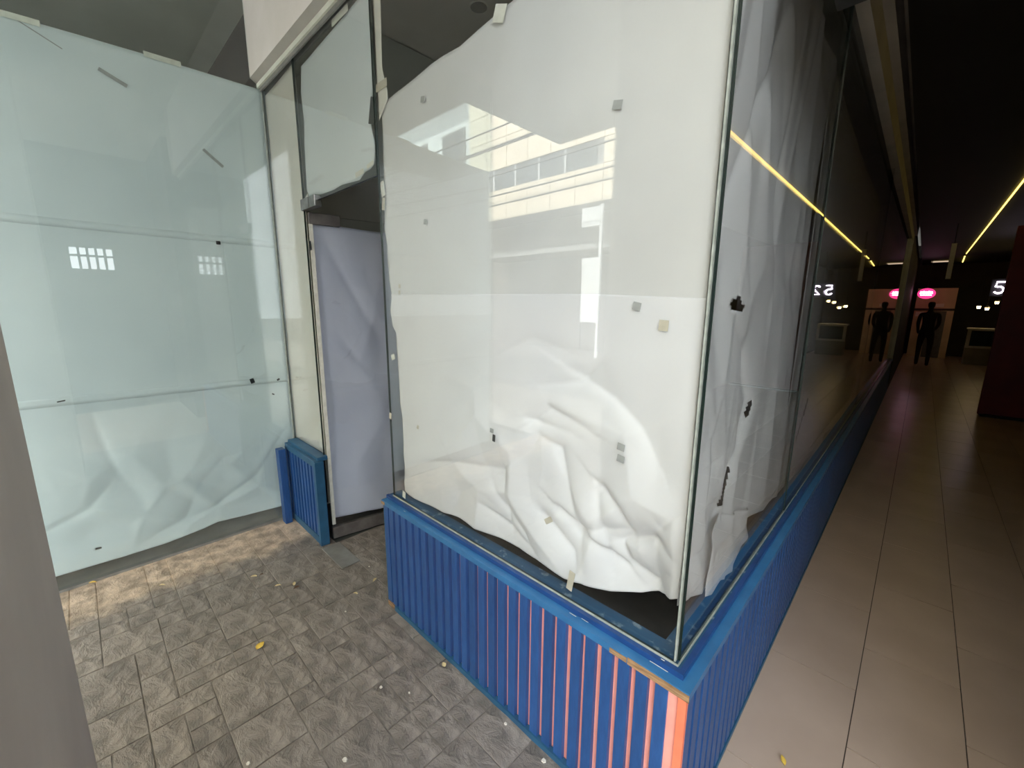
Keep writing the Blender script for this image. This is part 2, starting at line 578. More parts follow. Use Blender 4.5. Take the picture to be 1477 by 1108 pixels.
box('bottom_bead', (GX + 0.0055, GY - 0.005, 0.583), (GX + 0.0085, 9.3, 0.5885), M['silicone'], w6)
w7 = struct(pane('window_7', 'x', GX, 1.199, 4.1, 0.585, 2.80, M['glass_clear']))
w8 = struct(pane('window_8', 'x', GX, 4.106, 9.3, 0.585, 2.80, M['glass_clear']))
for w, a in ((w7, 0.10), (w8, -0.12)):
    w.rotation_euler = (0, 0, math.radians(a))


# ------------------------------------------------------------------ paper sheets
def worley(u, v, n, seed, box4):
    r = np.random.RandomState(seed)
    pu = r.uniform(box4[0], box4[1], n)
    pv = r.uniform(box4[2], box4[3], n)
    f1 = np.full(u.shape, 9.0)
    f2 = np.full(u.shape, 9.0)
    for a, b_ in zip(pu, pv):
        d = np.hypot(u - a, v - b_)
        m_ = d < f1
        f2 = np.where(m_, f1, np.minimum(f2, d))
        f1 = np.where(m_, d, f1)
    return f2 - f1


def waves(u, v, seed, freq, n=7):
    r = np.random.RandomState(seed)
    h = np.zeros(u.shape)
    for _ in range(n):
        a = r.uniform(0, 2 * math.pi)
        k = freq * r.uniform(0.5, 1.6)
        h += np.sin((u * math.cos(a) + v * math.sin(a)) * k + r.uniform(0, 6.28)) / n
    return h


def crease(u, v, poly, amp, wl, wr_):
    """a fold along a polyline: sharp at the line, dying off to both sides"""
    best = np.full(u.shape, 9.0)
    side = np.zeros(u.shape)
    tt = np.zeros(u.shape)
    L = len(poly) - 1
    for i in range(L):
        a, b_ = np.array(poly[i]), np.array(poly[i + 1])
        d = b_ - a
        l2 = (d ** 2).sum()
        t = np.clip(((u - a[0]) * d[0] + (v - a[1]) * d[1]) / l2, 0, 1)
        dist = np.hypot(u - a[0] - t * d[0], v - a[1] - t * d[1])
        s = (u - a[0]) * d[1] - (v - a[1]) * d[0]
        m_ = dist < best
        best = np.where(m_, dist, best)
        side = np.where(m_, s, side)
        tt = np.where(m_, (i + t) / L, tt)
    w = np.where(side > 0, wr_, wl)
    fade = np.clip(np.sin(np.pi * np.clip(tt * 0.86 + 0.07, 0, 1)), 0, 1) ** 0.6
    return amp * np.exp(-best / w) * fade


def interp(pts):
    xs = [p[0] for p in pts]
    ys = [p[1] for p in pts]
    return lambda q: np.interp(q, xs, ys)


def sheet(name, plane, c, inward, u0, u1, bottom, top, height, m, nu, nv, label, group=None,
          left=None, right=None, holes=(), parent=None, cat='paper'):
    """paper sheet hanging in the plane x=c or y=c; bottom/top are edge profiles over u, left/right over v"""
    s = np.linspace(0, 1, nu + 1)
    t = np.linspace(0, 1, nv + 1)
    S, T = np.meshgrid(s, t)
    uu = u0 + (u1 - u0) * S
    B, Tp = interp(bottom)(uu), interp(top)(uu)
    V = B + (Tp - B) * T
    lo = interp(left)(V) if left else u0
    hi = interp(right)(V) if right else u1
    U = lo + (hi - lo) * S
    h = height(U, V) if height else np.zeros(U.shape)
    h = np.maximum(h, 0)
    n = nu + 1
    if plane == 'y':
        pts = np.stack([U, c + inward * h, V], -1).reshape(-1, 3)
    else:
        pts = np.stack([c + inward * h, U, V], -1).reshape(-1, 3)
    faces = []
    Uc = (U[:-1, :-1] + U[1:, 1:]) / 2
    Vc = (V[:-1, :-1] + V[1:, 1:]) / 2
    dead = np.zeros(Uc.shape, bool)
    for poly in holes:
        k = len(poly)
        ins = np.zeros(Uc.shape, bool)
        for a in range(k):
            x1, y1 = poly[a]
            x2, y2 = poly[(a + 1) % k]
            cond = ((y1 > Vc) != (y2 > Vc)) & (Uc < (x2 - x1) * (Vc - y1) / (y2 - y1 + 1e-12) + x1)
            ins ^= cond
        dead |= ins
    flip = (plane == 'y') == (inward < 0)
    for j in range(nv):
        for i in range(nu):
            if dead[j, i]:
                continue
            a = j * n + i
            q = (a, a + 1, a + n + 1, a + n)
            faces.append(q[::-1] if flip else q)
    ctr = pts.mean(0)
    ctr[2] = pts[:, 2].min()
    o = mesh_obj(name, pts - ctr, faces, m, parent, smooth=True)
    o.location = ctr
    sol = o.modifiers.new('thickness', 'SOLIDIFY')
    sol.thickness = 0.0006
    sol.offset = 0
    if parent is None:
        tag(o, label, cat, group)
    return o


def flat_h(amp, seed, freq=5.0, ramp=None):
    def f(u, v):
        h = amp * (0.55 + 0.9 * waves(u, v, seed, freq))
        h = h + amp * 0.5 * worley(u, v, 14, seed + 1, (u.min(), u.max(), v.min(), v.max())) / 0.2
        return h
    return f


# --- front window: upper sheet and crumpled lower sheet
sheet('paper_sheet', 'y', GY + 0.010, 1, -1.44, -0.062,
      [(-1.44, 1.515), (-0.062, 1.505)],
      [(-1.44, 2.30), (-1.372, 2.303), (-1.21, 2.313), (-1.083, 2.325), (-1.012, 2.326), (-0.925, 2.323), (-0.819, 2.339), (-0.676, 2.352), (-0.3, 2.38), (-0.06, 2.40)],
      flat_h(0.005, 3), M['paper_grey'], 110, 60,
      'flat white paper sheet covering the upper part of the wide corner window',
      left=[(1.46, -1.415), (1.52, -1.411), (1.60, -1.428), (1.67, -1.432), (1.75, -1.428), (1.82, -1.441), (1.92, -1.427), (2.01, -1.424), (2.2, -1.421), (2.4, -1.42)])

CR = [([(-0.593, 1.124), (-0.514, 1.181), (-0.362, 1.142)], 0.016, 0.03, 0.07),
      ([(-0.732, 0.91), (-0.6, 1.024), (-0.564, 1.073), (-0.476, 1.055), (-0.438, 0.933), (-0.41, 0.83), (-0.38, 0.66)], 0.024, 0.05, 0.07),
      ([(-0.152, 1.092), (-0.199, 1.178), (-0.285, 1.249), (-0.45, 1.32)], 0.015, 0.03, 0.10),
      ([(-0.33, 0.985), (-0.31, 0.969), (-0.259, 0.928), (-0.231, 0.848)], 0.020, 0.02, 0.06),
      ([(-0.231, 0.848), (-0.266, 0.806), (-0.242, 0.75), (-0.174, 0.718), (-0.1, 0.70)], 0.024, 0.03, 0.05),
      ([(-0.266, 0.806), (-0.165, 0.867), (-0.076, 0.837)], 0.026, 0.05, 0.03),
      ([(-0.49, 0.855), (-0.478, 0.847), (-0.273, 0.738), (-0.24, 0.72)], 0.022, 0.012, 0.05),
      ([(-0.55, 0.812), (-0.539, 0.802), (-0.422, 0.715), (-0.40, 0.65)], 0.016, 0.03, 0.02),
      ([(-0.42, 0.80), (-0.393, 0.808), (-0.242, 0.857)], 0.015, 0.03, 0.03),
      ([(-0.14, 0.91), (-0.128, 0.923), (-0.063, 1.006)], 0.014, 0.03, 0.02),
      ([(-0.60, 0.66), (-0.625, 0.704), (-0.732, 0.77), (-0.80, 0.86)], 0.012, 0.03, 0.05),
      ([(-0.85, 0.74), (-0.802, 0.719), (-0.584, 0.649)], 0.014, 0.02, 0.04),
      ([(-0.62, 1.13), (-0.593, 1.128), (-0.429, 1.114)], 0.012, 0.02, 0.04),
      ([(-0.732, 0.93), (-0.732, 0.91), (-0.716, 0.776), (-0.70, 0.70)], 0.012, 0.02, 0.05),
      ([(-0.338, 0.953), (-0.317, 0.825), (-0.29, 0.70)], 0.016, 0.05, 0.02),
      ([(-1.25, 0.80), (-1.0, 0.87), (-0.74, 0.905)], 0.012, 0.02, 0.07),
      ([(-1.05, 0.62), (-0.98, 0.74), (-0.86, 0.82)], 0.010, 0.02, 0.05),
      ([(-0.70, 1.35), (-0.58, 1.40), (-0.45, 1.37)], 0.008, 0.02, 0.05),
      ([(-0.55, 1.25), (-0.40, 1.28), (-0.33, 1.34)], 0.010, 0.04, 0.02),
      ([(-0.17, 0.70), (-0.12, 0.78), (-0.08, 0.80)], 0.012, 0.02, 0.03)]


def front_low(u, v):
    h = 0.004 + 0.004 * waves(u, v, 21, 5)
    mask = np.clip((1.38 - v) / 0.5, 0, 1) * np.clip((u + 1.35) / 0.6, 0.15, 1)
    h = h + mask * 0.020 * worley(u + 0.03 * waves(u, v, 4, 12), v, 26, 11, (-1.44, 0.0, 0.6, 1.5)) / 0.15
    for k in CR:
        h = h + 1.35 * crease(u, v, k[0], k[1], k[2] * 0.7, k[3] * 0.8)
    # the loose lower corner bellies inwards
    h = h + 0.03 * np.exp(-(((u + 0.15) / 0.16) ** 2 + ((v - 0.72) / 0.10) ** 2))
    h = h + 0.012 * np.clip((0.8 - v) / 0.2, 0, 1)
    return h * np.clip((1.56 - v) / 0.28, 0.08, 1) * np.clip((-0.062 - u) / 0.09, 0.35, 1)


sheet('paper_sheet', 'y', GY + 0.012, 1, -1.40, -0.062,
      [(-1.40, 0.612), (-1.37, 0.60), (-1.30, 0.599), (-1.242, 0.602), (-1.017, 0.617), (-0.822, 0.618), (-0.634, 0.618), (-0.54, 0.622), (-0.439, 0.618), (-0.351, 0.628),
       (-0.279, 0.64), (-0.197, 0.665), (-0.138, 0.695), (-0.10, 0.722), (-0.062, 0.75)],
      [(-1.40, 1.54), (-0.79, 1.534), (-0.371, 1.529), (-0.062, 1.516)],
      front_low, M['paper'], 200, 140,
      'crumpled white paper sheet sagging along the bottom of the wide corner window',
      left=[(0.60, -1.395), (0.65, -1.395), (0.75, -1.372), (0.86, -1.366), (0.99, -1.367), (1.05, -1.380), (1.18, -1.381), (1.30, -1.386), (1.37, -1.383), (1.40, -1.41), (1.47, -1.421), (1.52, -1.405)])

# narrow paper strip up the door-side edge of the front window
sheet('paper_strip', 'y', GY + 0.009, 1, -1.436, -1.375,
      [(-1.436, 2.24), (-1.375, 2.30)], [(-1.436, 2.79), (-1.375, 2.79)],
      flat_h(0.002, 8), M['paper_warm'], 6, 30,
      'narrow white paper strip taped up the door-side edge of the corner window',
      right=[(2.2, -1.355), (2.33, -1.36), (2.42, -1.392), (2.8, -1.375)])

# --- narrow light beside the door and the transom over it
sheet('paper_sheet', 'y', GY + 0.007, 1, XL + 0.008, -2.270,
      [(-2.75, 0.574), (-2.275, 0.574)], [(-2.75, 2.73), (-2.275, 2.745)], flat_h(0.003, 31), M['paper_warm'], 24, 80,
      'ivory paper covering the narrow window between glass wall and door')
sheet('paper_sheet', 'y', GY + 0.010, 1, -2.232, -1.475,
      [(-2.232, 2.115), (-2.21, 2.068), (-2.15, 2.075), (-2.05, 2.06), (-1.90, 2.055), (-1.80, 2.062), (-1.612, 2.05), (-1.56, 2.075), (-1.513, 2.075), (-1.475, 2.09)],
      [(-2.232, 2.70), (-1.9, 2.715), (-1.6, 2.73), (-1.475, 2.74)], flat_h(0.004, 37), M['paper_blue'], 50, 40,
      'pale paper sheet filling the transom window over the open door',
      left=[(2.05, -2.245), (2.2, -2.238), (2.36, -2.226), (2.45, -2.21), (2.58, -2.218), (2.72, -2.19)],
      right=[(2.05, -1.50), (2.17, -1.482), (2.22, -1.50), (2.30, -1.512), (2.36, -1.478), (2.5, -1.46), (2.75, -1.46)])


# --- tall glass wall: three rolls of paper one above the other
def left_h(seed, amp, crum):
    def f(u, v):
        h = 0.003 + amp * (0.5 + waves(u, v, seed, 4.5))
        lowm = np.clip((0.85 - v) / 0.6, 0, 1) * crum
        h = h + lowm * 0.03 * worley(u + 0.03 * waves(u, v, 14, 11), v + 0.02 * waves(u, v, 15, 14), 20, seed + 2, (-1.3, 0.05, 0.05, 1.0)) / 0.2
        if crum:
            for k in (([(-0.93, 0.92), (-0.90, 0.72), (-0.86, 0.55), (-0.80, 0.42)], 0.016, 0.03, 0.05),
                      ([(-0.95, 0.93), (-0.7, 0.93), (-0.5, 0.95)], 0.010, 0.02, 0.03),
                      ([(-0.75, 0.15), (-0.45, 0.22), (-0.2, 0.36), (-0.02, 0.62)], 0.016, 0.02, 0.06),
                      ([(-0.85, 0.12), (-0.6, 0.20), (-0.55, 0.32)], 0.012, 0.02, 0.05),
                      ([(-1.2, 0.32), (-1.0, 0.40), (-0.9, 0.52)], 0.012, 0.04, 0.02),
                      ([(-0.5, 0.40), (-0.38, 0.52), (-0.2, 0.56)], 0.010, 0.02, 0.05)):
                h = h + crease(u, v, *k)
        # flat against the glass along its own top and bottom edges
        return h * np.clip(np.minimum(v - v.min(), v.max() - v) / 0.12, 0.06, 1)
    return f


YE = -1.84
sheet('paper_sheet', 'x', XL - 0.010, -1, YE, 0.064, [(YE, 1.86), (0.064, 1.845)], [(YE, 2.70), (-1.0, 2.735), (-0.5, 2.755), (0.03, 2.765)],
      left_h(51, 0.006, 0), M['paper_blue'], 90, 40, 'top sheet of pale blue-white paper on the tall glass wall')
sheet('paper_sheet', 'x', XL - 0.0092, -1, YE, 0.064, [(YE, 0.985), (0.03, 0.97)], [(YE, 1.90), (0.03, 1.885)],
      left_h(57, 0.006, 0), M['paper_blue'], 90, 40, 'middle sheet of pale blue-white paper on the tall glass wall')
sheet('paper_sheet', 'x', XL - 0.010, -1, YE, 0.064,
      [(YE, 0.10), (-1.15, 0.085), (-0.9, 0.08), (-0.716, 0.08), (-0.52, 0.10), (-0.45, 0.115), (-0.3, 0.10), (-0.087, 0.09), (0.03, 0.09)],
      [(YE, 1.03), (0.03, 1.01)],
      left_h(63, 0.006, 1), M['paper_blue'], 160, 90, 'wrinkled bottom sheet of pale blue-white paper on the tall glass wall',
      holes=[[(-1.012, 0.168), (-0.985, 0.182), (-0.978, 0.170), (-1.0, 0.160)]])
sheet('paper_sheet', 'y', -1.855, 1, -8.9, XL - 0.03, [(-8.9, 0.09), (XL, 0.09)], [(-8.9, 2.7), (XL, 2.72)],
      flat_h(0.006, 71), M['paper_blue'], 60, 30, 'long paper covering on the street-side window of the neighbouring unit')


# --- corridor windows
def side_h(u, v):
    h = 0.005 + 0.008 * (0.5 + waves(u * 2.2, v * 0.6, 81, 5))
    h = h + 0.030 * worley(u * 1.6 + 0.05 * waves(u, v, 6, 9), v * 0.45, 22, 83, (0, 2.0, 0.25, 1.15)) / 0.25
    for k in (([(0.30, 1.48), (0.45, 1.38), (0.55, 1.2), (0.47, 1.03), (0.36, 0.91)], 0.022, 0.02, 0.06),
              ([(0.20, 1.65), (0.32, 1.95), (0.5, 2.2), (0.6, 2.4)], 0.022, 0.05, 0.03),
              ([(0.12, 2.1), (0.22, 1.8), (0.15, 1.6)], 0.016, 0.02, 0.04),
              ([(0.2, 1.2), (0.3, 1.05), (0.25, 0.9)], 0.014, 0.02, 0.04),
              ([(0.65, 2.2), (0.6, 1.8), (0.7, 1.5)], 0.016, 0.06, 0.02),
              ([(0.12, 0.80), (0.25, 0.78), (0.36, 0.86)], 0.024, 0.02, 0.05)):
        h = h + crease(u, v, *k)
    return h * np.clip((u - 0.05) / 0.06, 0.25, 1)


sheet('paper_sheet', 'x', GX - 0.010, -1, GY + 0.016, 1.19,
      [(0.06, 0.735), (0.095, 0.713), (0.19, 0.671), (0.32, 0.640), (0.50, 0.625), (0.60, 0.70), (0.671, 0.715), (0.943, 0.679), (1.19, 0.648)],
      [(0.06, 2.50), (0.5, 2.48), (0.865, 2.454), (0.93, 2.43), (1.038, 2.428), (1.19, 2.414)],
      side_h, M['paper'], 130, 190, 'creased white paper with a long tear on the corridor window by the corner',
      holes=[[(0.284, 1.509), (0.315, 1.525), (0.376, 1.497), (0.36, 1.482), (0.302, 1.486)],
             [(0.564, 1.200), (0.575, 1.190), (0.546, 1.140), (0.532, 1.150)],
             [(0.425, 1.00), (0.455, 1.00), (0.435, 0.95), (0.39, 0.905), (0.352, 0.898), (0.365, 0.915), (0.405, 0.945)]])


def flap_h(u, v):
    return 0.002 + 0.02 * worley(u, v, 10, 91, (0.2, 0.75, 0.55, 1.0)) / 0.12


sheet('paper_scrap', 'x', GX - 0.0065, -1, 0.28, 0.675,
      [(0.28, 0.640), (0.34, 0.628), (0.40, 0.635), (0.47, 0.612), (0.56, 0.612), (0.61, 0.625), (0.675, 0.66)],
      [(0.28, 0.885), (0.36, 0.875), (0.50, 0.83), (0.62, 0.80), (0.675, 0.785)],
      flap_h, M['paper'], 40, 26, 'crumpled paper scrap stuck low on the corridor window under the tear')


def side2_h(seed):
    return lambda u, v: 0.004 + 0.010 * (0.5 + waves(u * 1.6, v * 0.5, seed, 5)) + 0.016 * worley(u, v * 0.4, 16, seed + 1, (u.min(), u.max(), 0.25, 1.0)) / 0.3


sheet('paper_sheet', 'x', GX - 0.018, -1, 1.206, 4.05, [(1.206, 0.645), (1.84, 0.62), (4.05, 0.60)],
      [(1.206, 2.412), (1.6, 2.382), (2.1, 2.341), (2.9, 2.325), (4.05, 2.35)],
      side2_h(101), M['paper'], 130, 60, 'white paper on the second corridor window past the corner pane',
      holes=[[(1.62, 1.02), (1.67, 1.03), (1.50, 0.84), (1.46, 0.82)]])
sheet('paper_sheet', 'x', GX - 0.018, -1, 4.12, 9.28, [(4.12, 0.60), (9.28, 0.60)], [(4.12, 2.35), (9.28, 2.36)],
      side2_h(111), M['paper'], 90, 40, 'white paper on the last long corridor window before the white upright')

# ------------------------------------------------------------------ door, open inwards
DA = math.atan2(0.17, 0.98)
door = bpy.data.objects.new('door_1', None)
COL.objects.link(door)
door.location = (-2.258, 0.062, 0.0)
door.rotation_euler = (0, 0, math.radians(90) - DA)
struct(door)


def dbox(name, a, b_, m, **k):
    o = box(name, a, b_, m, None, **k)
    o.parent = door
    return o


dbox('glass_leaf', (0.0, -0.005, 0.015), (0.80, 0.005, 1.985), M['glass_clear'], mats=[M['glass_edge']], fmat=[1, 1, 0, 0, 1, 1])
dbox('top_patch_fitting', (-0.005, -0.018, 1.935), (0.165, 0.018, 1.995), M['brown_metal'], bevel=0.003)
dbox('bottom_rail', (-0.005, -0.018, 0.008), (0.80, 0.018, 0.085), M['brown_metal'], bevel=0.003)
dbox('hinge_edge_strip', (-0.004, -0.0075, 0.10), (0.016, 0.0075, 1.935), M['tape_white'])
# paper hanging on the inside face of the leaf
pn = sheet('paper_sheet', 'y', 0, 1, 0.012, 0.78, [(0.012, 0.125), (0.3, 0.108), (0.78, 0.115)], [(0.012, 1.945), (0.4, 1.935), (0.78, 1.93)],
           lambda u, v: 0.004 + 0.012 * (0.5 + waves(u * 1.5, v * 0.5, 121, 6)) + 0.02 * worley(u, v * 0.5, 12, 123, (0, 0.8, 0, 1.0)) / 0.2
           + crease(u, v, [(0.05, 1.9), (0.2, 1.6), (0.42, 1.2)], 0.02, 0.05, 0.04) + crease(u, v, [(0.15, 1.25), (0.3, 1.05), (0.7, 1.04)], 0.012, 0.03, 0.03),
           M['paper_lilac'], 60, 110, 'lilac-grey paper hanging on the open glass door')
rot = Matrix.Rotation(math.radians(90) - DA, 4, 'Z')
pn.location = Vector((-2.258, 0.062, 0)) + rot @ (Vector(pn.location) + Vector((0, 0.0075, 0)))
pn.rotation_euler = (0, 0, math.radians(90) - DA)

# transom patch fitting and lower clip
clip = tag(box('patch_fitting', (-2.268, GY - 0.020, 2.0), (-2.075, GY + 0.020, 2.058), M['steel'], bevel=0.004),
           'steel pivot fitting clamped to the transom glass above the door hinge', 'door hardware')
box('screw_slot', (-2.155, GY - 0.0215, 2.004), (-2.150, GY - 0.0195, 2.055), M['brown_metal'], clip)
# floor spring cover under the door
fs = tag(box('floor_spring_cover', (-2.19, -0.045, 0.003), (-1.905, 0.065, 0.007), M['alu'], bevel=0.002),
         'flat rectangular metal floor-spring cover set in the paving below the door', 'floor plate')

# ------------------------------------------------------------------ blue plinth at the corner
def slat(name, a, b_, m, parent, data=[None]):
    return box(name, a, b_, m, parent)


pl = thing('slatted_plinth', 'long blue slatted plinth with salmon backing wrapping the shop corner', 'plinth', (0, 0, 0))
ZT = 0.555
box('core', (-1.465, 0.0175, 0.0), (-0.016, 0.30, ZT - 0.015), M['black'], pl)
box('core_return', (-0.25, 0.30, 0.0), (-0.016, 9.3, ZT - 0.015), M['black'], pl)
bp = box('backing_panel', (-1.44, 0.0155, 0.02), (-0.022, 0.0175, ZT - 0.012), M['pink'], pl)
bp['label'] = 'salmon painted backing board'
cp = box('corner_post', (-0.049, 0.006, 0.0), (-0.022, 0.02, ZT - 0.012), M['pink'], pl)
cp['label'] = 'salmon corner batten'
oc = box('corner_edge', (-0.0215, -0.001, 0.0), (-0.001, 0.02, ZT - 0.012), M['orange'], pl)
oc['label'] = 'bright orange board edge at the corner'
# front slats: 27 battens
sm = None
k = 0
xr = -0.0490
while xr - 0.034 > -1.428:
    if sm is None:
        o = box('slat', (xr - 0.034, 0.0, 0.024), (xr, 0.0155, ZT - 0.010), M['blue'], pl, bevel=0.0012)
        sm = o.data
    else:
        o = bpy.data.objects.new('slat', sm)
        link(o, pl)
        o.location = (xr - 0.017 + RNG.uniform(-.0012, .0012), 0.00775, 0.024)
    o.rotation_euler = (0, RNG.uniform(-.002, .002), 0)
    xr -= 0.0535
    k += 1
box('slat', (-1.4635, 0.0, 0.024), (-1.430, 0.0155, ZT - 0.010), M['blue'], pl)
box('end_slat', (-1.4695, 0.0, 0.0), (-1.4635, 0.30, ZT - 0.010), M['teal'], pl)
# corridor slats
sm2 = None
y = 0.012
while y < 9.2:
    if sm2 is None:
        o = box('slat', (-0.0135, y, 0.024), (0.0, y + 0.036, ZT - 0.010), M['blue'], pl)
        sm2 = o.data
    else:
        o = bpy.data.objects.new('slat', sm2)
        link(o, pl)
        o.location = (-0.00675, y + 0.018, 0.024)
    y += 0.0535
box('backing_panel', (-0.0185, 0.02, 0.02), (-0.0135, 9.3, ZT - 0.012), M['blue_deep'], pl)
# kick rails
kr = box('kick_rail', (-1.40, -0.006, 0.0), (-0.022, 0.013, 0.024), M['teal'], pl)
box('kick_rail', (-0.0135, 0.0, 0.004), (0.004, 9.3, 0.022), M['teal'], pl)
wk = box('kick_rail', (-1.4635, -0.004, 0.0), (-1.402, 0.013, 0.022), M['wood'], pl)
wk['label'] = 'bare wood end of the kick rail'
# ledge boards: outer ledge, raised step under the glass, dusty inner sill
def hexa(name, q, z0, z1, m, parent):
    v = [(x, y_, z0) for x, y_ in q] + [(x, y_, z1) for x, y_ in q]
    return mesh_obj(name, v, BOXF, m, parent)


def miter(name, o_, i_, z0, z1, m, xend=-1.475, yend=9.3):
    """two mitred boards round the corner between offsets o_ (outer) and i_ (inner)"""
    a = hexa(name, [(xend, o_), (-o_, o_), (-i_, i_), (xend, i_)], z0, z1, m, pl)
    b_ = hexa(name, [(-o_, o_), (-o_, yend), (-i_, yend), (-i_, i_)], z0, z1, m, pl)
    return a, b_


miter('ledge_board', -0.006, 0.034, ZT - 0.010, ZT + 0.012, M['blue_ledge'])
miter('step_board', 0.0215, 0.036, ZT + 0.012, ZT + 0.028, M['blue_deep'])
miter('inner_sill', 0.036, 0.105, ZT - 0.014, ZT + 0.026, M['blue_sill'])
w_ = box('chipped_edge', (-0.16, -0.0078, ZT - 0.0125), (0.0062, -0.0058, ZT + 0.008), M['wood'], pl)
w_['label'] = 'bare wood where the paint has chipped off the ledge'
box('chipped_edge', (-0.215, -0.0076, ZT - 0.011), (-0.163, -0.0058, ZT + 0.004), M['wood'], pl)
box('chipped_edge', (-1.4765, -0.0075, ZT - 0.008), (-1.445, -0.0055, ZT + 0.006), M['wood'], pl)
for i, (xa, xb, yy, zz) in enumerate(((-0.33, -0.305, 0.0205, ZT + 0.0125), (-0.37, -0.345, 0.0145, ZT + 0.0122), (-0.11, -0.06, 0.0195, ZT + 0.0124), (-1.30, -1.285, 0.008, ZT + 0.0122),
                                      (-0.085, -0.075, 0.030, ZT + 0.0283))):
    box('paint_scrape', (xa, yy, zz - 0.001), (xb, yy + 0.0016, zz + 0.0002), M['chip'], pl)

# short plinth beside the door
p2 = thing('slatted_plinth', 'short blue slatted plinth under the narrow window beside the door', 'plinth', (-2.5, 0.1, 0))
box('core', (-2.74, -0.012, 0.0), (-2.245, 0.030, 0.535), M['blue_deep'], p2)
s3 = None
for i in range(9):
    x0 = -2.712 + i * 0.0520
    if s3 is None:
        o = box('slat', (x0, -0.024, 0.05), (x0 + 0.028, -0.012, 0.515), M['blue'], p2)
        s3 = o.data
    else:
        o = bpy.data.objects.new('slat', s3)
        link(o, p2)
        o.location = (x0 + 0.014, -0.018, 0.05)
box('top_rail', (-2.745, -0.030, 0.515), (-2.235, 0.0, 0.555), M['teal'], p2)
box('bottom_rail', (-2.745, -0.028, 0.0), (-2.235, -0.012, 0.05), M['teal'], p2)
box('end_board', (-2.245, -0.034, 0.0), (-2.218, 0.018, 0.552), M['teal'], p2)
box('ledge_board', (-2.75, -0.008, 0.545), (-2.240, 0.055, 0.572), M['teal'], p2, bevel=0.004)
box('side_post', (-2.752, -0.030, 0.0), (-2.716, -0.012, 0.53), M['blue_deep'], p2)

post = tag(box('wooden_post', (-0.032, -0.022, 0.0), (0.032, 0.022, 0.53), M['blue'], bevel=0.003),
           'loose blue square post leaning beside the short plinth at the glass wall', 'post')
post.location = (-2.695, -0.072, 0.002)
post.rotation_euler = (0, math.radians(-1.2), 0)

# ------------------------------------------------------------------ tape pieces
def tape(c, w, h, ang, m, plane, label, group=None, name='tape_piece', t=0.0006):
    o = box(name, (-w / 2, -t / 2, -h / 2), (w / 2, t / 2, h / 2), m)
    o.data.transform(Matrix.Translation((0, 0, -h / 2)))
    o.location = c
    r = Matrix.Rotation(math.radians(ang), 4, 'Y')
    if plane == 'x':
        r = Matrix.Rotation(math.radians(90), 4, 'Z') @ r
    o.rotation_euler = r.to_euler()
    return tag(o, label, 'tape', group)


FY = GY + 0.0062
for x, z, w in ((-1.117, 2.226, 0.024), (-0.31, 1.976, 0.026), (-1.123, 1.806, 0.020), (-0.227, 1.497, 0.022)):
    tape((x, FY, z), w, 0.020, 12, M['tape_grey'], 'y', 'small grey tape square on the flat paper of the corner window', 'grey tape squares on the corner window')
tape((-0.745, FY, 1.033), 0.014, 0.026, 5, M['tape_black'], 'y', 'small black tape fleck on the crumpled lower paper')
tape((-0.756, FY, 1.058), 0.018, 0.016, 5, M['tape_grey'], 'y', 'grey tape fleck just above the black fleck on crumpled paper')
for x, z in ((-0.248, 1.123), (-0.247, 1.090)):
    tape((x, FY, z), 0.022, 0.020, 8, M['tape_grey'], 'y', 'grey tape square of a close pair on the crumpled lower paper', 'pair of grey tape squares on crumpled paper')
tape((-0.154, FY, 1.452), 0.024, 0.026, 4, M['tape_clear'], 'y', 'yellowed tape square on the crumpled paper near the corner')
for x, z, a in ((-1.375, 1.572, 0), (-1.378, 1.545, 10), (-1.275, 0.971, 20)):
    tape((x + 0.05, FY, z), 0.014, 0.018, a, M['tape_clear'], 'y', 'tiny yellowed tape bit near the torn edge by the door', 'tape bits by the torn edge')
tape((-0.719, FY, 2.335), 0.05, 0.045, 22, M['tape_white'], 'y', 'white tape holding the top edge of the corner window paper')
tape((-1.400, FY, 2.36), 0.09, 0.030, 0, M['tape_clear'], 'y', 'wide yellowed tape across the narrow paper strip')
tape((-1.425, FY, 1.975), 0.030, 0.060, -12, M['tape_white'], 'y', 'white tape tab at the door-side edge below the transom')
tape((-1.424, FY, 1.915), 0.022, 0.050, 12, M['tape_clear'], 'y', 'yellowed tape tab under the white tab on the door-side edge')
tape((-1.404, FY, 1.262), 0.030, 0.024, -20, M['tape_white'], 'y', 'white tape scrap at mid height on the door-side edge')
tape((-1.431, FY - 0.0125, 0.985), 0.018, 0.030, 8, M['tape_clear'], 'y', 'yellowed lump of tape on the bare edge of the corner glass')
tape((-1.362, FY, 0.610), 0.024, 0.034, 6, M['tape_white'], 'y', 'white tape under the lower left corner of the crumpled paper')
tape((-0.395, FY, 0.645), 0.022, 0.07, 10, M['tape_clear'], 'y', 'long yellowed tape strip peeling down over the window sill')
tape((-0.49, FY, 0.815), 0.034, 0.018, -38, M['tape_clear'], 'y', 'twisted yellowed tape on the torn fold of crumpled paper')
# transom
tape((-1.62, FY, 2.075), 0.08, 0.022, -4, M['tape_white'], 'y', 'white tape along the lower edge of the transom paper')
tape((-1.52, FY, 2.09), 0.06, 0.018, -8, M['tape_white'], 'y', 'white tape at the lower right corner of the transom paper')
tape((-1.72, FY, 2.735), 0.16, 0.030, 0, M['tape_white'], 'y', 'long white tape along the upper edge of the transom paper')
tape((-2.24, FY, 2.072), 0.045, 0.014, -20, M['tape_white'], 'y', 'white tape scrap above the pivot fitting on the transom')
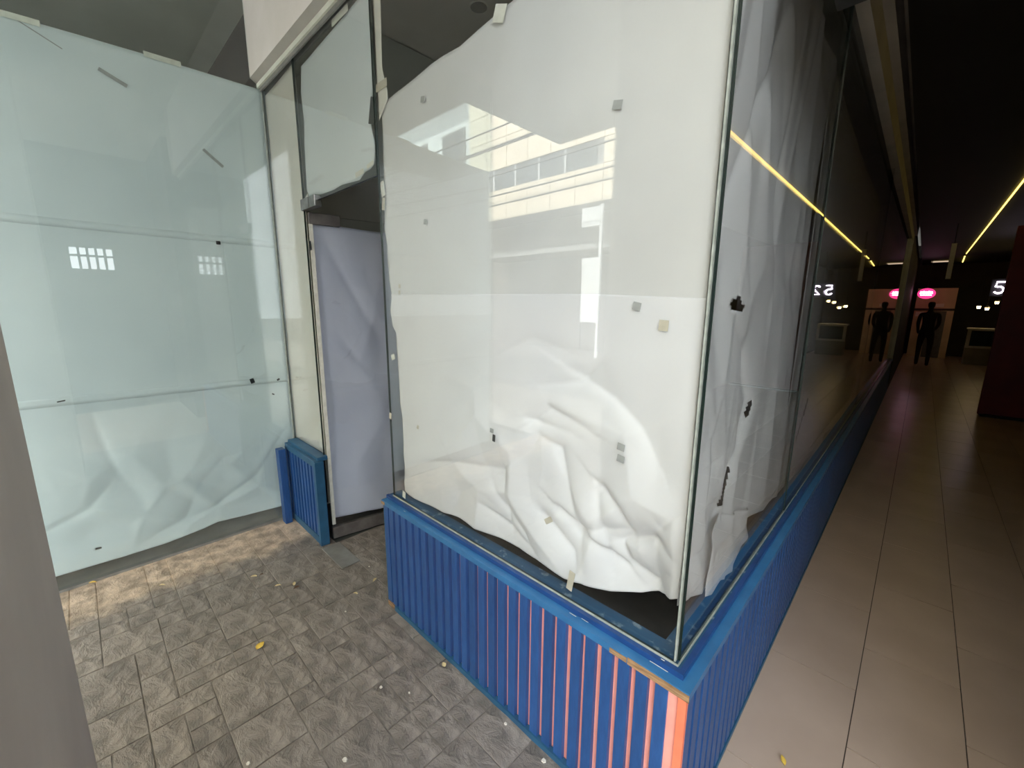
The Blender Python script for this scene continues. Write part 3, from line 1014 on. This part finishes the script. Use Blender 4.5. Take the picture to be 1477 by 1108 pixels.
# tall glass wall
LX = XL - 0.0075
for y, z, w, h, a, lb in ((-0.271, 1.846, 0.022, 0.020, 0, 'black tape dot high on the tall glass wall paper'),
                          (-0.174, 1.000, 0.024, 0.032, -15, 'black tape square on the lower seam of the tall glass wall'),
                          (-0.020, 0.990, 0.018, 0.012, -25, 'black tape sliver in the corner on the lower seam'),
                          (-0.060, 0.895, 0.016, 0.008, 30, 'black tape speck just under the lower seam in the corner'),
                          (-1.025, 1.003, 0.030, 0.006, -8, 'thin black tape line on the lower seam near the pillar')):
    tape((LX, y, z), w, h, a, M['tape_black'], 'x', lb)
for (ya, za), (yb, zb), w, lb in (((-0.685, 2.62), (-0.585, 2.575), 0.018, 'slanted grey tape strip near the top of the glass wall'),
                                  ((-0.291, 2.353), (-0.202, 2.278), 0.016, 'slanted grey tape strip closest to the narrow window'),
                                  ((-0.929, 2.723), (-0.801, 2.66), 0.005, 'thin dark scratch line of tape at the top of the glass wall')):
    L = math.hypot(yb - ya, zb - za)
    tape((LX, (ya + yb) / 2, (za + zb) / 2), L, w, -math.degrees(math.atan2(zb - za, yb - ya)), M['tape_grey'], 'x', lb)
tape((LX, -0.423, 2.758), 0.155, 0.026, -1.5, M['tape_white'], 'x', 'long white tape along the top edge of the glass wall paper')
tape((LX, -0.93, 2.735), 0.14, 0.026, -3, M['tape_white'], 'x', 'white tape at the top of the glass wall paper near the pillar')
tape((-2.236, 0.051, 1.815), 0.022, 0.05, -8, M['tape_black'], 'y', 'black tape strip on the upper hinge edge of the open door')
# dark torn tape at the right side of the transom
tape((-1.478, FY, 2.29), 0.05, 0.10, 18, M['tape_black'], 'y', 'black torn tape between the transom and the corner window')

# downlight opening in the shop ceiling
dl = thing('ceiling_downlight', 'round black recessed downlight in the dark grey shop ceiling', 'downlight', (-2.06, 1.17, ZC - 0.004))
cyl('recess', (-2.06, 1.17, ZC - 0.004), 0.055, 0.003, M['black'], dl)
rv, rf = [], []
for kk in range(28):
    a = 2 * math.pi * kk / 28
    for r_, z_ in ((0.055, 0), (0.062, 0), (0.062, 0.004), (0.055, 0.004)):
        rv.append((r_ * math.cos(a), r_ * math.sin(a), z_))
for kk in range(28):
    for q in range(4):
        a0 = kk * 4 + q
        a1 = kk * 4 + (q + 1) % 4
        n0 = ((kk + 1) % 28) * 4
        rf.append((a0, n0 + q, n0 + (q + 1) % 4, a1))
rg = mesh_obj('ring', rv, rf, M['dark_grey'], dl)
rg.location = (-2.06, 1.17, ZC - 0.0045)

# ------------------------------------------------------------------ leaves and chips on the paving
def leaf_mesh(seed, L, W):
    r = random.Random(seed)
    v, f = [], []
    n = 7
    for i in range(n + 1):
        t = i / n
        w = W * math.sin(math.pi * t ** 0.8) * (1 - 0.25 * t) + 0.0003
        z = 0.004 * math.sin(t * 3) + r.uniform(0, .0008)
        v += [(L * (t - 0.5), -w / 2, z + 0.003), (L * (t - 0.5), 0, z), (L * (t - 0.5), w / 2, z + 0.003)]
    for i in range(n):
        for j in range(2):
            a = i * 3 + j
            f.append((a, a + 1, a + 4, a + 3))
    return v, f


LEAVES = [(-1.623, -0.541, 0.046, 0.034, 'leaf_yellow', 'bright yellow leaf lying in the middle of the dark paving'),
          (0.154, 0.529, 0.036, 0.016, 'leaf_yellow', 'yellow leaf on the beige corridor tiles beside the plinth'),
          (-2.74, -1.04, 0.036, 0.016, 'leaf_yellow', 'yellow leaf at the foot of the tall glass wall'),
          (-1.679, 0.035, 0.036, 0.018, 'leaf_pale', 'pale yellow leaf near the end of the long blue plinth'),
          (-2.183, -0.419, 0.034, 0.020, 'leaf_pale', 'pale leaf on the paving between short plinth and glass wall'),
          (-2.168, -0.384, 0.022, 0.014, 'leaf_brown', 'small tan leaf next to the pale leaf on the paving'),
          (-2.004, -0.351, 0.032, 0.014, 'leaf_pale', 'slim pale leaf between the two leaf groups on the paving'),
          (-1.959, -0.284, 0.034, 0.018, 'leaf_pale', 'curled tan leaf beside the brown leaf on the paving'),
          (-1.916, -0.288, 0.034, 0.024, 'leaf_brown', 'dark brown curled leaf on the paving in front of the door'),
          (-1.649, -0.089, 0.026, 0.014, 'leaf_pale', 'pale leaf on the paving left of the long plinth foot'),
          (-2.447, -0.783, 0.034, 0.014, 'leaf_pale', 'pale leaf on the paler strip along the glass wall'),
          (-0.962, -0.035, 0.026, 0.020, 'leaf_pale', 'tan leaf against the kick rail of the long plinth')]
for i, (x, y, L, W, mn, lb) in enumerate(LEAVES):
    v, f = leaf_mesh(i, L, W)
    o = mesh_obj('leaf', v, f, M[mn], None, smooth=True)
    o.location = (x, y, 0.0045)
    o.rotation_euler = (0, 0, RNG.uniform(0, 6.28))
    tag(o, lb, 'leaf', 'fallen leaves')
for i, (x, y, s) in enumerate(((-1.563, -0.182, 0.010), (-1.057, -0.271, 0.014), (-0.898, -0.491, 0.018), (-1.113, -0.719, 0.014), (-1.817, 0.075, 0.010), (-0.956, -0.206, 0.008),
                               (-0.60, -0.03, 0.012), (-0.42, -0.03, 0.018))):
    r = random.Random(i)
    n = 6
    v = [(s * (0.7 + 0.4 * r.random()) * math.cos(a * 6.283 / n), s * 0.7 * math.sin(a * 6.283 / n), 0) for a in range(n)]
    v += [(a * 0.8, b_ * 0.8, 0.004) for a, b_, _ in v]
    f = [tuple(range(n))[::-1], tuple(range(n, 2 * n))] + [(a, (a + 1) % n, n + (a + 1) % n, n + a) for a in range(n)]
    v = [(a * 0.62, b_ * 0.62, c * 0.7) for a, b_, c in v]
    o = mesh_obj('paint_chip', v, f, M['chip'])
    o.location = (x, y, 0.003)
    tag(o, 'small white chip of paint lying on the dark paving', 'debris', 'white chips on the paving')

# ------------------------------------------------------------------ corridor: light strip, signs, far end
pts = [(0.85, 1.4 + k * 0.45, 2.789) for k in range(0, 30)]
tag(tube('led_strip', pts, 0.009, M['led'], n=8), 'glowing yellow light line along the black corridor ceiling', 'light strip')
pts = [(0.86 + 0.01 * k, 15.2 + k * 0.4, 2.787) for k in range(0, 6)]
tag(tube('led_strip', pts, 0.012, M['led'], n=8), 'short far piece of glowing yellow light line near the cream wall', 'light strip')

rp = thing('partition_panel', 'dark red upright partition panel on the right side of the corridor', 'partition', (1.7, 7.9, 0))
box('board', (1.03, 7.8, 0.02), (2.16, 7.88, 2.55), M['red'], rp)
box('foot', (1.05, 7.74, 0.0), (2.14, 7.94, 0.03), M['black'], rp)

cw = thing('kiosk', 'cream kiosk wall lit at the far end of the corridor', 'kiosk', (0.5, 17.2, 0))
box('wall_panel', (0.08, 17.0, 0.0), (0.93, 17.12, 2.05), M['cream_wall'], cw)
box('header', (0.08, 16.97, 1.40), (0.93, 17.0, 1.46), M['dark_brown'], cw)
box('notice', (0.12, 16.985, 1.22), (0.30, 17.0, 1.36), M['white'], cw)
box('notice', (0.52, 16.985, 1.50), (0.70, 17.0, 1.60), M['white'], cw)
box('opening', (0.40, 16.99, 0.0), (0.78, 17.001, 1.38), M['brown_metal'], cw)

ps = thing('round_sign', 'glowing pink oval sign hung before the cream wall', 'sign', (0.28, 16.2, 1.7))
o = cyl('disc', (0.28, 16.2, 1.88), 0.19, 0.04, M['sign_pink'], ps, 32, 'y')
o.scale = (1.0, 1.0, 0.78)
for zz, w in ((1.925, 0.26), (1.885, 0.28), (1.835, 0.24)):
    for q in range(5):
        box('letter_stroke', (0.28 - w / 2 + q * w / 5, 16.155, zz - 0.012), (0.28 - w / 2 + q * w / 5 + w / 6.5, 16.165, zz + 0.014 + 0.006 * (q % 2)), M['sign_white'], ps)
tube('hanger', [(0.28, 16.2, 2.02), (0.28, 16.2, 2.80)], 0.008, M['black'], ps)

# number sign: digits 5 2 built from strokes
ns = thing('number_sign', 'glowing white number sign hung past the red partition', 'sign', (1.45, 12.0, 1.7))
box('back_plate', (1.20, 12.03, 1.72), (1.72, 12.05, 2.06), M['black'], ns)


def stroke(pts_, r=0.016):
    return tube('digit', pts_, r, M['sign_white'], ns, 6)


def arc(cx_, cz_, rx, rz, a0, a1, n=10):
    return [(cx_ + rx * math.cos(math.radians(a0 + (a1 - a0) * i / n)), 12.0, cz_ + rz * math.sin(math.radians(a0 + (a1 - a0) * i / n))) for i in range(n + 1)]


stroke([(1.38, 12.0, 2.00), (1.27, 12.0, 2.00), (1.26, 12.0, 1.91)] + arc(1.31, 1.845, 0.065, 0.065, 110, -150))
stroke(arc(1.56, 1.94, 0.06, 0.06, 160, -40) + [(1.50, 12.0, 1.785), (1.63, 12.0, 1.785)])
tube('hanger', [(1.45, 12.04, 2.06), (1.45, 12.04, 2.80)], 0.008, M['black'], ns)

dc = thing('display_counter', 'white-framed display counter with a dark glass front in the corridor', 'counter', (1.45, 15.6, 0))
box('lower_body', (1.22, 15.5, 0.0), (1.92, 16.0, 0.44), M['grey_trim'], dc)
box('dark_glass', (1.24, 15.52, 0.46), (1.90, 15.98, 0.92), M['window_dark'], dc)
for (a, b_) in (((1.20, 15.48, 0.44), (1.94, 15.54, 0.50)), ((1.20, 15.48, 0.90), (1.94, 15.54, 0.95)), ((1.20, 15.48, 0.50), (1.27, 15.54, 0.90)), ((1.87, 15.48, 0.50), (1.94, 15.54, 0.90))):
    box('frame_bar', a, b_, M['white'], dc)
box('counter_top', (1.20, 15.54, 0.92), (1.94, 16.0, 0.96), M['white'], dc)
for i, (x, z) in enumerate(((1.32, 1.52), (1.62, 1.64), (1.77, 1.68), (1.47, 1.48))):
    lp = thing('pendant_lamp', 'small warm glowing pendant lamp over the display counter', 'lamp', (x, 15.7, z), 'pendant lamps over the counter')
    cyl('bulb', (x, 15.7, z - 0.05), 0.03, 0.06, M['bulb'], lp, 12, r2=0.04)
    cyl('shade', (x, 15.7, z + 0.012), 0.06, 0.05, M['brown_metal'], lp, 14, r2=0.02)
    tube('cord', [(x, 15.7, z + 0.06), (x, 15.7, 2.80)], 0.005, M['black'], lp)
# added lamp panel under the ceiling, there only to brighten the cream wall
cl = thing('added_lamp', 'added square lamp panel brightening the far cream wall', 'lamp', (0.45, 16.4, 2.765))
box('housing', (0.25, 16.2, 2.775), (0.65, 16.6, 2.80), M['white'], cl)
box('diffuser', (0.27, 16.22, 2.765), (0.63, 16.58, 2.776), M['added_panel'], cl)
# hanging white bar sign seen mirrored in the corridor glass
hb = thing('hanging_sign', 'slim white hanging blade sign under the corridor ceiling', 'sign', (0.50, 9.0, 1.95))
box('blade', (0.47, 8.98, 1.95), (0.53, 9.02, 2.50), M['white'], hb)
tube('rod', [(0.50, 9.0, 2.50), (0.50, 9.0, 2.80)], 0.006, M['black'], hb)

# person walking at the far end
def skin_body(name, joints, edges, m, parent, root=0, sub=2):
    me = bpy.data.meshes.new(name)
    me.from_pydata([j[:3] for j in joints], edges, [])
    o = bpy.data.objects.new(name, me)
    link(o, parent)
    o.modifiers.new('skin', 'SKIN')
    if not me.skin_vertices:
        me.skin_vertices.new(name='')
    for i, j in enumerate(joints):
        me.skin_vertices[0].data[i].radius = (j[3], j[4] if len(j) > 4 else j[3])
        me.skin_vertices[0].data[i].use_root = (i == root)
    ss = o.modifiers.new('sub', 'SUBSURF')
    ss.levels = ss.render_levels = sub
    me.materials.append(m)
    return o


pe = thing('person', 'person in dark clothes walking away at the far end of the corridor', 'person', (0.42, 14.2, 0.0))
J = [(0, 0, .86, .12, .09), (0, .01, 1.05, .115, .085), (0, .03, 1.25, .14, .09), (0, .05, 1.38, .06, .05), (0, .06, 1.44, .045, .045), (0, .075, 1.54, .068, .085), (0, .075, 1.62, .05, .065),
     (-.17, .04, 1.33, .05), (-.19, .0, 1.08, .04), (-.17, .10, .90, .032), (-.15, .14, .82, .03),
     (.17, .04, 1.33, .05), (.19, .08, 1.08, .04), (.15, .20, .95, .032), (.10, .24, .92, .03),
     (-.09, 0, .80, .08), (-.10, .08, .46, .055), (-.10, .02, .08, .04), (-.10, .14, .035, .034),
     (.09, 0, .80, .08), (.10, -.04, .46, .055), (.10, -.20, .12, .04), (.10, -.12, .035, .034)]
E = [(0, 1), (1, 2), (2, 3), (3, 4), (4, 5), (5, 6), (2, 7), (7, 8), (8, 9), (9, 10), (2, 11), (11, 12), (12, 13), (13, 14), (0, 15), (15, 16), (16, 17), (17, 18), (0, 19), (19, 20), (20, 21), (21, 22)]
J = [(0.42 + a, 14.2 + b_, c, *r_) for a, b_, c, *r_ in J]
skin_body('body', J, E, M['cloth_dark'], pe)
hh = skin_body('hair', [(0.42, 14.255, 1.64, .07, .08), (0.42, 14.25, 1.56, .078, .09), (0.42, 14.235, 1.46, .06, .05)], [(0, 1), (1, 2)], M['hair'], pe)

# ------------------------------------------------------------------ the street opposite (seen mirrored in the glass)
bb = thing('apartment_building', 'cream tiled building across the street with a long recessed window band', 'building', (-6, -11, 0))
FYB = -10.0
box('ground_floor', (-12.6, FYB - 3, -0.06), (4.0, FYB - 1.2, 4.45), M['asphalt'], bb)
box('upper_mass', (-12.6, FYB - 6, 4.45), (4.0, FYB - 0.06, 13.0), M['bgrey'], bb)
box('window_band', (-12.5, FYB - 0.062, 5.46), (-7.05, FYB - 0.045, 6.12), M['window_dark'], bb)
for i in range(5):
    box('window_frame', (-12.4 + i * 1.05, FYB - 0.05, 5.46), (-12.34 + i * 1.05, FYB - 0.02, 6.12), M['bwhite'], bb)
pm = {}
rows = [(4.45, 5.44), (6.14, 7.1), (7.12, 8.0), (8.02, 8.9), (8.92, 9.9), (9.92, 10.9), (10.92, 12.0), (12.02, 13.0)]
for z0, z1 in rows + [(5.46, 6.12)]:
    for i in range(17):
        x0 = -12.6 + i * 0.97
        if z0 == 5.46 and x0 < -7.0:
            continue
        key = (round(z1 - z0, 3))
        if key not in pm:
            o = box('facade_panel', (x0, FYB - 0.06, z0), (x0 + 0.95, FYB, z1), M['beige'], bb)
            pm[key] = o.data
        else:
            o = bpy.data.objects.new('facade_panel', pm[key])
            link(o, bb)
            o.location = (x0 + 0.475, FYB - 0.03, z0)
for i, (a, b_) in enumerate((((-11.5, -8.2)), ((-8.0, -5.0)), ((-4.6, -1.0)))):
    box('shutter', (a, FYB - 1.2, 0.0), (b_, FYB - 1.15, 2.9), M['brown_metal'], bb)
box('awning', (-12.0, FYB - 1.2, 3.1), (-5.8, FYB + 0.3, 3.25), M['bgrey'], bb)

sg = thing('shop_sign', 'tall white pole sign on the pavement across the street', 'sign', (-6.5, -9.4, 0))
box('panel', (-6.95, -9.45, 1.0), (-6.35, -9.35, 2.8), M['bwhite'], sg)
box('top_box', (-7.0, -9.46, 3.65), (-6.4, -9.34, 4.15), M['bwhite'], sg)
box('pole', (-6.42, -9.42, -0.01), (-6.34, -9.36, 4.2), M['bwhite'], sg)

wb = thing('apartment_building', 'white rendered building with grey windows and balconies across the street', 'building', (-18, -11, 0))
box('wall', (-30.0, -19.0, -0.06), (-12.9, -11.0, 12.5), M['bwhite'], wb)
for fl in range(4):
    z0 = 1.0 + fl * 3.0
    for i in range(6):
        x0 = -28.5 + i * 2.6
        wn = box('window', (x0, -11.0, z0), (x0 + 1.5, -10.94, z0 + 1.5), M['bgrey'], wb)
        box('pane', (x0 + 0.06, -10.945, z0 + 0.06), (x0 + 0.72, -10.93, z0 + 1.44), M['window_dark'], wn)
        box('pane', (x0 + 0.78, -10.945, z0 + 0.06), (x0 + 1.44, -10.93, z0 + 1.44), M['window_dark'], wn)
    box('balcony', (-29.5, -11.0, z0 - 0.45), (-13.2, -10.3, z0 - 0.25), M['bwhite'], wb)

for i, (z, y, sag) in enumerate(((6.9, -8.6, .35), (6.5, -8.5, .5), (6.3, -8.6, .3), (5.6, -8.4, .45), (5.2, -8.5, .6), (4.7, -8.4, .4))):
    pts = [(-25.82 + k * 2.1788, -8.5 + (y + 8.5) * math.sin(math.pi * k / 18), z - sag * (1 - ((k - 9) / 9.0) ** 2) + 0.02 * k) for k in range(0, 19)]
    tag(tube('power_cable', pts, 0.025, M['cable'], n=5), 'sagging black power cable strung along the street', 'cable', 'street power cables')
for x in (-26.0, 13.6):
    up = thing('utility_pole', 'grey concrete utility pole carrying the street cables', 'pole', (x, -8.5, 0), 'utility poles')
    cyl('shaft', (x, -8.5, -0.06), 0.16, 8.4, M['concrete'], up, 16, r2=0.11)
    box('crossarm', (x - 0.06, -9.1, 7.0), (x + 0.06, -7.9, 7.12), M['bgrey'], up)
